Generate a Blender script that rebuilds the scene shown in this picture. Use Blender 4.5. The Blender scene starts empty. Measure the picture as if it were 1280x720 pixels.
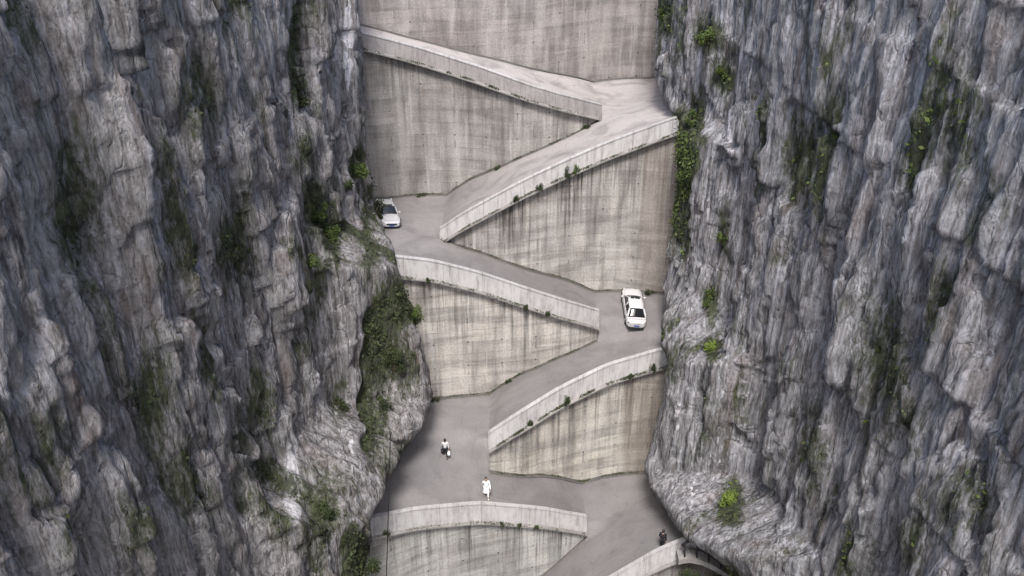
import bpy, bmesh, math, random
from mathutils import Vector, Matrix, noise
from mathutils.bvhtree import BVHTree
random.seed(7)
C = bpy.context.scene.collection
R = math.radians
PITCH, F, H = R(30), 1200.0, 75.0          # camera pitch, focal length in px of a 1280 wide picture, camera height
CP, SP = math.cos(PITCH), math.sin(PITCH)

# ------------------------------------------------------------------ survey helpers
def tv(v): return math.tan(PITCH + math.atan((v - 360) / F))
def depth(Y, Z): return Y * CP - Z * SP
def proj(p):
    x, y, z = p[0], p[1], p[2] - H
    d = y * CP - z * SP
    return 640 + F * x / d, 360 - F * (y * SP + z * CP) / d
def ray(u, v):
    return Vector(((u - 640) / F, CP + (360 - v) / F * SP, -SP + (360 - v) / F * CP))
def lerp(a, b, t): return a + (b - a) * t
def ss(t):
    t = max(0.0, min(1.0, t)); return t * t * (3 - 2 * t)
def curve(pts, smooth=10):
    """piecewise-linear curve through pts, softened, extended along its end slopes"""
    def raw(x):
        if x <= pts[0][0]: a, b = pts[0], pts[1]
        elif x >= pts[-1][0]: a, b = pts[-2], pts[-1]
        else:
            for a, b in zip(pts, pts[1:]):
                if a[0] <= x <= b[0]: break
        return a[1] + (b[1] - a[1]) * (x - a[0]) / (b[0] - a[0])
    return lambda x: sum(raw(x + k * smooth / 3) for k in range(-3, 4)) / 7
def tab(pts):
    """table lookup with flat ends"""
    def f(x):
        if x <= pts[0][0]: return pts[0][1]
        if x >= pts[-1][0]: return pts[-1][1]
        lo, hi = 0, len(pts) - 1
        while hi - lo > 1:
            m = (lo + hi) // 2
            if pts[m][0] <= x: lo = m
            else: hi = m
        a, b = pts[lo], pts[hi]
        return a[1] + (b[1] - a[1]) * (x - a[0]) / (b[0] - a[0] + 1e-9)
    return f

# ------------------------------------------------------------------ tags
def tag(o, label=None, cat=None, group=None, kind=None):
    if label: o['label'] = label
    if cat: o['category'] = cat
    if group: o['group'] = group
    if kind: o['kind'] = kind
    return o
def empty(name, loc=(0, 0, 0), rz=0):
    o = bpy.data.objects.new(name, None); C.objects.link(o)
    o.location = loc; o.rotation_euler = (0, 0, rz); o.empty_display_size = .3
    return o
def obj(name, bm, mats, parent=None, smooth=False):
    me = bpy.data.meshes.new(name)
    if isinstance(bm, bmesh.types.BMesh):
        bm.normal_update(); bm.to_mesh(me); bm.free()
    else: me = bm; me.name = name
    for m in (mats if isinstance(mats, (list, tuple)) else [mats]): me.materials.append(m)
    if smooth:
        for p in me.polygons: p.use_smooth = True
    o = bpy.data.objects.new(name, me); C.objects.link(o)
    if parent: o.parent = parent
    return o

# ------------------------------------------------------------------ materials
def mat(name, rough=.9, spec=.3):
    m = bpy.data.materials.new(name); m.use_nodes = True
    nt = m.node_tree; b = nt.nodes['Principled BSDF']
    b.inputs['Roughness'].default_value = rough
    b.inputs['Specular IOR Level'].default_value = spec
    return m, nt, b
class G:
    def __init__(s, nt): s.nt = nt; s.n = nt.nodes; s.l = nt.links
    def put(s, i, v):
        if hasattr(v, 'is_output') or isinstance(v, bpy.types.NodeSocket): s.l.new(v, i)
        else: i.default_value = v
    def math(s, op, a, b=0.0, clamp=False):
        n = s.n.new('ShaderNodeMath'); n.operation = op; n.use_clamp = clamp
        s.put(n.inputs[0], a); s.put(n.inputs[1], b); return n.outputs[0]
    def coord(s, which='Object'):
        return s.n.new('ShaderNodeTexCoord').outputs[which]
    def mapping(s, v, scale, loc=(0, 0, 0)):
        n = s.n.new('ShaderNodeMapping'); s.l.new(v, n.inputs[0])
        n.inputs['Scale'].default_value = scale; n.inputs['Location'].default_value = loc; return n.outputs[0]
    def noise(s, v, sc, det=5, rough=.6, dist=0):
        n = s.n.new('ShaderNodeTexNoise'); s.l.new(v, n.inputs['Vector'])
        n.inputs['Scale'].default_value = sc; n.inputs['Detail'].default_value = det
        n.inputs['Roughness'].default_value = rough; n.inputs['Distortion'].default_value = dist
        return n.outputs['Fac']
    def ramp(s, f, stops):
        n = s.n.new('ShaderNodeValToRGB'); s.l.new(f, n.inputs[0]); e = n.color_ramp.elements
        while len(e) < len(stops): e.new(.5)
        for k, (p, c) in enumerate(stops):
            e[k].position = p
            e[k].color = (c, c, c, 1) if isinstance(c, (int, float)) else (*c, 1)
        return n.outputs[0]
    def mix(s, f, a, b, mode='MIX'):
        n = s.n.new('ShaderNodeMix'); n.data_type = 'RGBA'; n.blend_type = mode
        s.put(n.inputs[0], f)
        for i, v in ((6, a), (7, b)):
            if isinstance(v, tuple): n.inputs[i].default_value = (*v, 1)
            else: s.l.new(v, n.inputs[i])
        return n.outputs[2]
    def attr(s, name):
        n = s.n.new('ShaderNodeAttribute'); n.attribute_name = name; return n.outputs['Fac']
    def bump(s, h, strength=.5, dist=.05):
        n = s.n.new('ShaderNodeBump'); s.l.new(h, n.inputs['Height'])
        n.inputs['Strength'].default_value = strength; n.inputs['Distance'].default_value = dist
        return n.outputs[0]

def wall_material(tint_a, tint_b, streak, seed):
    """weathered board-marked concrete; UV = metres along the wall and metres of height"""
    m, nt, b = mat('weathered_concrete', .93, .2); g = G(nt)
    uv = g.mapping(g.coord('UV'), (1, 1, 1), (seed * 7.3, seed * 3.1, 0))
    big = g.ramp(g.noise(g.mapping(uv, (.12, .1, 1)), 1.6, 6, .62), [(.38, 0), (.62, 1)])
    col = g.mix(big, tint_a, tint_b)
    # lifts of pour: each panel a little different, thin joints between
    br = nt.nodes.new('ShaderNodeTexBrick'); nt.links.new(uv, br.inputs['Vector'])
    br.inputs['Color1'].default_value = (.70, .70, .70, 1); br.inputs['Color2'].default_value = (1.2, 1.18, 1.15, 1)
    br.inputs['Mortar'].default_value = (.5, .47, .46, 1); br.inputs['Scale'].default_value = 1
    br.inputs['Brick Width'].default_value = 2.9; br.inputs['Row Height'].default_value = 1.18
    br.inputs['Mortar Size'].default_value = .045; br.inputs['Mortar Smooth'].default_value = .7; br.offset = .37
    wob = g.noise(uv, .45, 4, .7)
    col = g.mix(g.ramp(wob, [(.36, .12), (.62, .75)]), col, br.outputs[0], 'MULTIPLY')
    # smaller board marks
    bd = g.noise(g.mapping(uv, (.5, 6.0, 1)), 1.4, 2, .5)
    col = g.mix(g.ramp(bd, [(.45, 0), (.75, .15)]), col, (.12, .11, .105))
    hz = g.noise(g.mapping(uv, (.16, 1.1, 1), (3, 9, 0)), .9, 3, .5, .5)
    col = g.mix(g.ramp(hz, [(.48, 0), (.62, .45)]), col, (.13, .12, .113))
    vz = g.noise(g.mapping(uv, (.8, .13, 1), (13, 2, 0)), 1.0, 3, .5, .3)
    col = g.mix(g.ramp(vz, [(.34, .4), (.5, 0)]), col, (.5, .475, .45))
    col = g.mix(g.ramp(vz, [(.52, 0), (.68, .5)]), col, (.12, .11, .105))
    # runs of dirt down from the ledge
    st = g.noise(g.mapping(uv, (1.5, .05, 1)), 1.3, 4, .6)
    st2 = g.noise(g.mapping(uv, (4.2, .1, 1)), 1.1, 4, .6)
    d = g.attr('dtop')
    reach = g.math('MULTIPLY', g.noise(g.mapping(uv, (1.2, 0.02, 1)), 1.5, 4, .7), 15)
    fall = g.math('SUBTRACT', 1.0, g.math('DIVIDE', d, reach), True)
    sm = g.ramp(st, [(.44, 0), (.66, 1)])
    sm2 = g.ramp(st2, [(.5, 0), (.66, 1)])
    clu = g.ramp(g.noise(g.mapping(uv, (.32, .05, 1), (7, 7, 0)), 1.2, 4, .6), [(.4, .35), (.6, 1.25)])
    sm = g.math('MULTIPLY', sm, clu); sm2 = g.math('MULTIPLY', sm2, clu)
    f1 = g.math('MULTIPLY', g.math('MULTIPLY', sm, g.math('ADD', g.math('MULTIPLY', fall, .8), .22)), streak)
    col = g.mix(f1, col, (.075, .068, .064))
    f2 = g.math('MULTIPLY', g.math('MULTIPLY', sm2, fall), streak * 1.15, True)
    col = g.mix(f2, col, (.045, .041, .04))
    # chalky white runs
    wh = g.ramp(g.noise(g.mapping(uv, (1.7, .09, 1), (31, 0, 0)), 1.2, 5, .7), [(.55, 0), (.72, .6)])
    col = g.mix(wh, col, (.47, .455, .44))
    # rust/earth marks
    ru = g.ramp(g.noise(g.mapping(uv, (.9, .3, 1), (9, 4, 0)), 1.1, 6, .7), [(.58, 0), (.78, .45)])
    col = g.mix(ru, col, (.17, .12, .085))
    sv = nt.nodes.new('ShaderNodeSeparateXYZ'); nt.links.new(uv, sv.inputs[0])
    hu = g.math('SUBTRACT', g.math('MODULO', g.math('ADD', sv.outputs[0], 290.0), 2.9), 1.45)
    hv = g.math('SUBTRACT', g.math('MODULO', g.math('ADD', sv.outputs[1], 236.0), 2.36), 1.18)
    hd = g.math('ADD', g.math('MULTIPLY', hu, hu), g.math('MULTIPLY', hv, hv))
    hol = g.math('MULTIPLY', g.math('LESS_THAN', hd, .007), g.ramp(g.noise(g.mapping(uv, (.5, .5, 1), (22, 11, 0)), 1.9, 2), [(.47, 0), (.52, .75)]))
    # damp tail under each weep hole
    tl = g.math('MULTIPLY', g.math('LESS_THAN', g.math('ABSOLUTE', hu), .06), g.math('MULTIPLY', g.math('LESS_THAN', hv, 0), g.ramp(g.noise(g.mapping(uv, (.5, .5, 1), (2, 1, 0)), 1.4, 3), [(.48, 0), (.6, .5)])))
    col = g.mix(g.math('MAXIMUM', hol, tl), col, (.05, .045, .042))
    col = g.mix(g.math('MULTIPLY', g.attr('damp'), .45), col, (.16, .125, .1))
    sp = g.ramp(g.noise(uv, 5.5, 5, .7), [(.3, .72), (.7, 1.18)])
    col = g.mix(1.0, col, sp, 'MULTIPLY')
    nt.links.new(col, b.inputs['Base Color'])
    hgt = g.math('ADD', g.noise(uv, 3.5, 6, .7), g.math('MULTIPLY', bd, .5))
    nt.links.new(g.bump(hgt, .5, .05), b.inputs['Normal'])
    return m

def cement(name, ca, cb, dirt=.5, sc=1.0):
    m, nt, b = mat(name, .9, .25); g = G(nt); o = g.coord()
    col = g.mix(g.ramp(g.noise(o, .55 * sc, 6, .65), [(.35, 0), (.65, 1)]), ca, cb)
    col = g.mix(g.ramp(g.noise(g.mapping(o, (1, 1, .35)), 2.6 * sc, 6, .7), [(.5, 0), (.75, dirt)]), col, (.1, .092, .088))
    col = g.mix(g.ramp(g.noise(o, 11 * sc, 4, .7), [(.35, 0), (.7, .25)]), col, (.5, .48, .47))
    if name.endswith('parapet_cement'):
        col = g.mix(g.ramp(g.noise(g.mapping(o, (2.4, .6, .25)), 1.5, 5, .7), [(.48, 0), (.68, .42)]), col, (.1, .078, .075))
        sx = nt.nodes.new('ShaderNodeSeparateXYZ'); nt.links.new(o, sx.inputs[0])
        fr = g.math('MODULO', g.math('ADD', sx.outputs[0], 300.0), 3.1)
        col = g.mix(g.math('MULTIPLY', g.math('LESS_THAN', fr, .05), .35), col, (.07, .065, .06))
    nt.links.new(col, b.inputs['Base Color'])
    nt.links.new(g.bump(g.noise(o, 7, 5, .7), .4, .03), b.inputs['Normal'])
    return m

def road_material():
    m, nt, b = mat('road_concrete', .88, .3); g = G(nt); o = g.coord()
    col = g.mix(g.ramp(g.noise(o, .11, 4, .55), [(.35, 0), (.65, 1)]), (.155, .148, .15), (.215, .203, .2))
    # colour grows paler with height, palest on the higher roads
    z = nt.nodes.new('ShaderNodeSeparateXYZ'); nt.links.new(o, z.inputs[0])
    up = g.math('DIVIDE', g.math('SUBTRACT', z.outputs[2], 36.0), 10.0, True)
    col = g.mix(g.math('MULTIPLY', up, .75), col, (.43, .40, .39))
    # tyre-worn tracks and stains along the run
    col = g.mix(g.ramp(g.noise(g.mapping(o, (.12, .6, .1)), 1.2, 5, .6), [(.48, 0), (.7, .32)]), col, (.12, .113, .113))
    col = g.mix(g.ramp(g.noise(o, .28, 3, .5, 1.5), [(.5, 0), (.64, .45)]), col, (.12, .115, .115))
    col = g.mix(g.ramp(g.noise(o, .5, 5, .7, .8), [(.55, 0), (.72, .3)]), col, (.24, .23, .235))
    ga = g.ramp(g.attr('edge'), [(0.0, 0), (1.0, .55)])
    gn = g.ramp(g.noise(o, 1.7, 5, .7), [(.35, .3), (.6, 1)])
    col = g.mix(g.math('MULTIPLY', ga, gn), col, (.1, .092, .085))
    vo = nt.nodes.new('ShaderNodeTexVoronoi'); vo.feature = 'DISTANCE_TO_EDGE'
    nt.links.new(g.mapping(o, (.22, .3, 0)), vo.inputs['Vector'])
    crk = g.ramp(g.math('ADD', vo.outputs[0], g.math('MULTIPLY', g.noise(o, 2.5, 3), .02)), [(.012, .55), (.022, 0)])
    col = g.mix(crk, col, (.09, .085, .085))
    col = g.mix(1.0, col, g.ramp(g.noise(o, 9, 5, .75), [(.3, .86), (.7, 1.1)]), 'MULTIPLY')
    nt.links.new(col, b.inputs['Base Color'])
    nt.links.new(g.bump(g.noise(o, 14, 5, .75), .25, .02), b.inputs['Normal'])
    return m

def cliff_material(seed, cool):
    m, nt, b = mat('cliff_limestone', .95, .15); g = G(nt)
    o = g.mapping(g.coord(), (1, 1, 1), (seed, seed * 2, 0))
    a = (.225, .215, .212) if not cool else (.235, .233, .243)
    c = (.35, .336, .332) if not cool else (.375, .371, .383)
    col = g.mix(g.ramp(g.noise(g.mapping(o, (.35, .38, .07)), 1.5, 6, .65), [(.38, 0), (.62, 1)]), a, c)
    # long runs of water stain
    s1 = g.noise(g.mapping(o, (1.3, 1.5, .13)), 1.2, 7, .7, .12)
    s2 = g.noise(g.mapping(o, (3.2, 3.6, .42), (5, 3, 1)), 1.2, 6, .72, .12)
    s3 = g.noise(g.mapping(o, (2.2, 2.4, .26), (15, 13, 4)), 1.1, 6, .7, .12)
    col = g.mix(g.ramp(s1, [(.47, 0), (.65, .7)]), col, (.07, .056, .053))
    col = g.mix(g.ramp(s2, [(.5, 0), (.68, .8)]), col, (.05, .046, .044))
    col = g.mix(g.ramp(s3, [(.53, 0), (.66, .85)]), col, (.42, .4, .42))
    s4 = g.noise(g.mapping(o, (2.6, 2.6, .07), (25, 3, 9)), 1.3, 5, .68)
    col = g.mix(g.ramp(s4, [(.51, 0), (.62, .6 if not cool else .8)]), col, (.4, .39, .405) if not cool else (.46, .46, .49))
    col = g.mix(g.ramp(s4, [(.34, .6), (.46, 0)]), col, (.055, .05, .048))
    # brown-ochre patches
    col = g.mix(g.ramp(g.noise(g.mapping(o, (.7, .8, .25), (2, 8, 1)), .8, 5, .7), [(.52, 0), (.68, .5)]), col, (.14, .1, .082))
    fine = g.noise(g.mapping(o, (1, 1, .5)), 4.5, 7, .75)
    col = g.mix(1.0, col, g.ramp(fine, [(.26, .5), (.5, 1), (.74, 1.4)]), 'MULTIPLY')
    vo = nt.nodes.new('ShaderNodeTexVoronoi'); vo.feature = 'DISTANCE_TO_EDGE'
    wq = nt.nodes.new('ShaderNodeVectorMath'); wq.operation = 'ADD'
    nn = nt.nodes.new('ShaderNodeTexNoise'); nt.links.new(g.mapping(o, (1, 1, .5)), nn.inputs['Vector']); nn.inputs['Scale'].default_value = .9; nn.inputs['Detail'].default_value = 4
    nt.links.new(g.mapping(o, (.9, .9, .15)), wq.inputs[0]); nt.links.new(nn.outputs['Color'], wq.inputs[1]); nt.links.new(wq.outputs[0], vo.inputs['Vector'])
    vo.inputs['Scale'].default_value = 1.15
    crk = g.ramp(vo.outputs[0], [(.0, 1), (.07, 0)])
    col = g.mix(g.math('MULTIPLY', crk, g.ramp(g.noise(o, .5, 4), [(.45, .0), (.66, .4)])), col, (.05, .037, .036))
    # white bare rock and moss where the survey puts them
    br = g.noise(g.mapping(o, (2, 2, .5)), 1.6, 6, .75)
    wm = g.ramp(g.math('ADD', g.attr('white'), g.math('MULTIPLY', br, .8)), [(.88, 0), (1.05, .92)])
    col = g.mix(wm, col, (.62, .6, .62))
    mo = g.ramp(g.math('ADD', g.attr('moss'), g.math('MULTIPLY', br, .95)), [(.66, 0), (.9, .93)])
    mc = g.mix(g.ramp(g.noise(o, 1.9, 5, .7), [(.4, 0), (.62, 1)]), (.022, .026, .015), (.065, .078, .034))
    col = g.mix(mo, col, mc)
    nt.links.new(col, b.inputs['Base Color'])
    hgt = g.math('ADD', g.math('ADD', g.noise(g.mapping(o, (1, 1, .4)), 1.8, 9, .7), g.math('MULTIPLY', fine, .5)),
                 g.math('SUBTRACT', g.math('MULTIPLY', s1, -.6), g.math('MULTIPLY', crk, .25)))
    nt.links.new(g.bump(hgt, .9, .35), b.inputs['Normal'])
    return m

def leaf_material(name, ca, cb, cc):
    m, nt, b = mat(name, .7, .2); g = G(nt)
    col = g.mix(g.attr('tone'), ca, cb)
    col = g.mix(g.ramp(g.noise(g.coord(), 2.2, 3), [(.5, 0), (.7, .7)]), col, cc)
    nt.links.new(col, b.inputs['Base Color']); return m
def plain(name, col, rough=.6, spec=.4, metal=0, var=.12, coat=0):
    m, nt, b = mat(name, rough, spec); g = G(nt)
    c2 = tuple(x * (1 - var) for x in col)
    nt.links.new(g.mix(g.ramp(g.noise(g.coord(), 6, 4, .6), [(.35, 0), (.65, 1)]), col, c2), b.inputs['Base Color'])
    b.inputs['Metallic'].default_value = metal; b.inputs['Coat Weight'].default_value = coat
    return m
M = {
 'road': road_material(),
 'parapet': cement('parapet_cement', (.35, .343, .343), (.43, .42, .42), .6),
 'parapet_old': cement('old_parapet_cement', (.2, .187, .187), (.26, .245, .24), .6),
 'ledge': cement('ledge_cement', (.17, .16, .155), (.25, .24, .23), .9, 2),
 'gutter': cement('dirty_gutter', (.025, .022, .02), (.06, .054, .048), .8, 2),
 'cliffL': cliff_material(3, False), 'cliffR': cliff_material(11, True),
 'ground': cement('valley_floor', (.12, .11, .1), (.2, .19, .17), .7, .4),
 'leaf_dark': leaf_material('dark_leaves', (.020, .030, .014), (.05, .066, .026), (.065, .055, .03)),
 'leaf_mid': leaf_material('green_leaves', (.04, .062, .018), (.09, .125, .035), (.10, .10, .04)),
 'leaf_bright': leaf_material('fresh_leaves', (.085, .13, .022), (.16, .215, .045), (.17, .18, .05)),
 'stem': plain('stem_bark', (.07, .05, .035), .9),
 'paint': plain('white_car_paint', (.5, .495, .5), .28, .5, 0, .02, .6),
 'glass': plain('dark_car_glass', (.012, .013, .015), .08, .6, 0, .1),
 'rubber': plain('tyre_rubber', (.02, .02, .02), .85),
 'rim': plain('alloy_rim', (.45, .45, .46), .35, .5, .8),
 'trim': plain('black_trim', (.02, .02, .021), .5),
 'tail': plain('tail_lamp_red', (.16, .02, .02), .3),
 'lamp': plain('head_lamp_glass', (.55, .56, .58), .12, .6),
 'plate': plain('blue_plate', (.05, .1, .35), .4),
 'chrome': plain('chrome', (.6, .6, .6), .2, .5, 1),
 'skin': plain('skin', (.42, .26, .19), .6),
 'hair': plain('black_hair', (.012, .011, .011), .5),
 'white_cloth': plain('white_cloth', (.75, .75, .75), .9),
 'pale_cloth': plain('pale_grey_cloth', (.5, .5, .51), .9),
 'black_cloth': plain('black_cloth', (.014, .014, .018), .9),
 'bag_white': plain('white_bag', (.8, .8, .8), .7),
 'bag_dark': plain('dark_bag', (.02, .02, .025), .6),
 'iron': plain('dark_iron', (.03, .03, .033), .6, .4, .4),
 'pipe': plain('white_pipe', (.72, .72, .69), .5),
 'pipe_y': plain('cream_pipe', (.66, .62, .46), .5),
 'cable': plain('black_cable', (.02, .02, .02), .7),
}
TINTS = [((.34, .34, .325), (.45, .45, .43), .8), ((.45, .42, .37), (.55, .525, .48), 1.0),
         ((.45, .42, .385), (.55, .52, .485), .75), ((.36, .34, .32), (.46, .44, .415), 1.05),
         ((.25, .237, .225), (.33, .317, .305), .55), ((.25, .225, .217), (.33, .305, .295), .45),
         ((.2, .19, .18), (.27, .26, .25), .8)]

# ------------------------------------------------------------------ survey of the road: walls from the lowest (-1) to the highest (5)
APEX = {-1: (-1, None), 0: (1, 732), 1: (-1, 611), 2: (1, 747), 3: (-1, 550), 4: (1, 751), 5: (0, None)}   # which end the hairpin is on
TOP = {  # upper rim of each parapet
 -1: curve([(560, 838), (700, 758), (770, 718), (820, 689), (850, 676), (930, 655)]),
 0: curve([(380, 668), (470, 646), (520, 636), (600, 629), (680, 636), (730, 645)]),
 1: curve([(611, 541), (640, 522), (700, 485), (760, 456), (822, 438), (880, 425)]),
 2: curve([(400, 311), (495, 321), (540, 326), (600, 341), (650, 358), (700, 374), (747, 388)]),
 3: curve([(550, 286), (580, 266), (650, 228), (700, 204), (760, 178), (845, 147), (900, 130)]),
 4: curve([(380, 20), (455, 42), (520, 59), (600, 84), (660, 106), (700, 118), (751, 131)]),
}
BASE = {
 0: curve([(380, 900), (560, 810), (640, 750), (680, 720), (712, 688), (732, 671)]),
 1: curve([(611, 588), (640, 593), (680, 598), (740, 594), (800, 588), (880, 588)]),
 2: curve([(420, 502), (540, 500), (600, 491), (650, 469), (700, 447), (747, 424)]),
 3: curve([(550, 297), (600, 316), (650, 333), (700, 348), (760, 361), (822, 366), (900, 368)]),
 4: curve([(400, 252), (490, 247), (530, 243), (580, 228), (620, 212), (680, 185), (720, 166), (751, 148)]),
 5: curve([(380, 10), (450, 31), (520, 47), (600, 70), (640, 80), (690, 92), (740, 98), (800, 97), (900, 95)]),
}
PH = 1.0                                            # parapet height above the road
YP, ZR, ZT, RANGE = {}, {}, {}, {}                   # plan depth, road level, parapet top as functions of X
def solve_top(i, X, Y):
    Z = -50.0
    for _ in range(12):
        u = 640 + F * X / depth(Y, Z)
        Z = -Y * tv(TOP[i](u))
    return Z
for i in range(-1, 6):
    side, ax = APEX[i]
    pts = []
    if i == -1:
        YP[i] = lambda X: 52.0
        RANGE[i] = (-8.0, 24.0)
    else:
        u0, u1 = (ax, 905) if side == -1 else ((400, ax) if side == 1 else (395, 900))
        zr = ZR[i - 1]
        n = 60
        for k in range(n + 1):
            u = lerp(u0, u1, k / n); t = tv(BASE[i](u)); Y = 60.0
            for _ in range(25):
                Z = zr((u - 640) / F * depth(Y, -Y * t)); Y = lerp(Y, -Z / t, .7)
            pts.append(((u - 640) / F * depth(Y, Z), Y))
        RANGE[i] = (pts[0][0], pts[-1][0]); raw = tab(pts)
        def soft(x, raw=raw, a=pts[0][0], b=pts[-1][0]):
            w_ = max(.05, min(4.0, x - a, b - x)); return sum(raw(x + w_ * k / 6) for k in range(-6, 7)) / 13
        YP[i] = tab([(x, soft(x)) for x in [lerp(pts[0][0], pts[-1][0], k / 120) for k in range(121)]])
    if i < 5:
        x0, x1 = RANGE[i]
        zs = [(x, solve_top(i, x, YP[i](x))) for x in [lerp(x0, x1, k / 60) for k in range(61)]]
        zs = [(x, max(z, -66)) for x, z in zs]
        ZT[i] = tab(zs); ZR[i] = tab([(x, z - PH) for x, z in zs])
print('WALLS', {i: (round(YP[i](0), 1), round(ZR[i](0), 1) if i < 5 else None, [round(a, 1) for a in RANGE[i]]) for i in YP})

# ------------------------------------------------------------------ road sheet
def sample_strip(bm, lay, xs, col):
    """col(X) -> list of (Y, Z, edge) of equal length"""
    prev = None
    for x in xs:
        cur = []
        for (y, z, e) in col(x):
            v = bm.verts.new((x, y, z + H)); v[lay] = e; cur.append(v)
        if prev:
            for a in range(len(cur) - 1):
                bm.faces.new((prev[a], cur[a], cur[a + 1], prev[a + 1]))
        prev = cur
def frange(a, b, st):
    n = max(2, int(abs(b - a) / st)); return [lerp(a, b, k / n) for k in range(n + 1)]
ROAD_SURF = []                                       # (xmin, xmax, column function) for placing things
bm = bmesh.new(); lay = bm.verts.layers.float.new('edge')
NS = 20
for i in range(-1, 5):
    j = i + 1
    a, b_ = RANGE[i]; c, d = RANGE[j]
    lo, hi = max(a, c), min(b_, d)
    if APEX[j][0] == 0: lo, hi = a, b_
    def colA(x, i=i, j=j):
        z = ZR[i](x); y0, y1 = YP[i](x) - .05, YP[j](x) + .15; o = []
        for k in range(NS + 1):
            y = lerp(y0, y1, k / NS); dd = min(y1 - .15 - y, 9)
            o.append((y, z + .0 * k, max(0, 1 - dd / .9)))
        return o
    sample_strip(bm, lay, frange(lo, hi, .4), colA)
    # hairpin beyond the apex of wall j
    s = APEX[j][0]
    if s and j < 5:
        xa = d if s == 1 else c
        xe = b_ if s == 1 else a
        k2 = j + 1
        def colB(x, i=i, j=j, k2=k2, xa=xa):
            y0, y1 = YP[i](x) - .05, YP[k2](x) + .15
            zn, zf = ZR[i](x), ZR[j](x); ya = YP[j](xa); q = ss(min(1, abs(x - xa) / 7.0))
            w0, w1 = lerp(.3, max(.5, ya - y0), q), lerp(.3, max(.5, y1 - ya), q); o = []
            for k in range(2 * NS + 1):
                y = lerp(y0, ya, k / NS) if k <= NS else lerp(ya, y1, (k - NS) / NS)
                t = (y - (ya - w0)) / (w0 + w1); z = lerp(zn, zf, lerp(ss(t), max(0, min(1, t)), .5 * q))
                dd = y1 - .15 - y
                o.append((y, z, max(0, 1 - dd / .9)))
            return o
        sample_strip(bm, lay, frange(xa, xe, .4), colB)
bmesh.ops.remove_doubles(bm, verts=bm.verts, dist=.02)
bmesh.ops.recalc_face_normals(bm, faces=bm.faces)
for f in bm.faces:
    if f.normal.z < 0: f.normal_flip()
road_bvh = BVHTree.FromBMesh(bm)
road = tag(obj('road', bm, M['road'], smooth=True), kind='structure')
def road_at(u, v):
    p, n, _, _ = road_bvh.ray_cast(Vector((0, 0, H)), ray(u, v).normalized()); return p, n
def road_z(x, y):
    p, n, _, _ = road_bvh.ray_cast(Vector((x, y, H - 0)), Vector((0, 0, -1))); return p, n

# ------------------------------------------------------------------ retaining walls
def uvquad(bm, uvl, lay, vs, uvs, ds, mi=0):
    f = bm.faces.new(vs); f.material_index = mi
    for l, q in zip(f.loops, uvs): l[uvl].uv = q
    return f
def profile_sweep(xs, prof, yf, zf, cap=True):
    """sweep a closed cross-section (dy, dz) along a wall; yf, zf give the origin at X"""
    bm = bmesh.new(); rings = []
    for x in xs:
        e = .2; ty = (yf(x + e) - yf(x - e)) / (2 * e); L = math.hypot(1, ty); nx, ny = -ty / L, 1 / L
        y, z = yf(x), zf(x)
        rings.append([bm.verts.new((x + nx * dy, y + ny * dy, z + dz + H)) for dy, dz in prof])
    n = len(prof)
    for r0, r1 in zip(rings, rings[1:]):
        for k in range(n): bm.faces.new((r0[k], r0[(k + 1) % n], r1[(k + 1) % n], r1[k]))
    if cap: bm.faces.new(rings[0]); bm.faces.new(rings[-1][::-1])
    bmesh.ops.recalc_face_normals(bm, faces=bm.faces); return bm
WL = {-1: ('lowest concrete retaining wall under the parapet at the bottom right corner',),
 0: ('pale grey retaining wall at the bottom with the low curved parapet, beside the left cliff',),
 1: ('beige streaked retaining wall whose parapet climbs right, directly above the two walkers',),
 2: ('cream retaining wall left of the parked white sedan, its parapet sloping down to the right',),
 3: ('large grey streaked retaining wall behind the white sedan, its parapet climbing to the upper right',),
 4: ('dark grey retaining wall in the upper left, narrowing to a point at the upper hairpin',),
 5: ('topmost pinkish brown retaining wall closing the gorge above the highest road',)}
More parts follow.
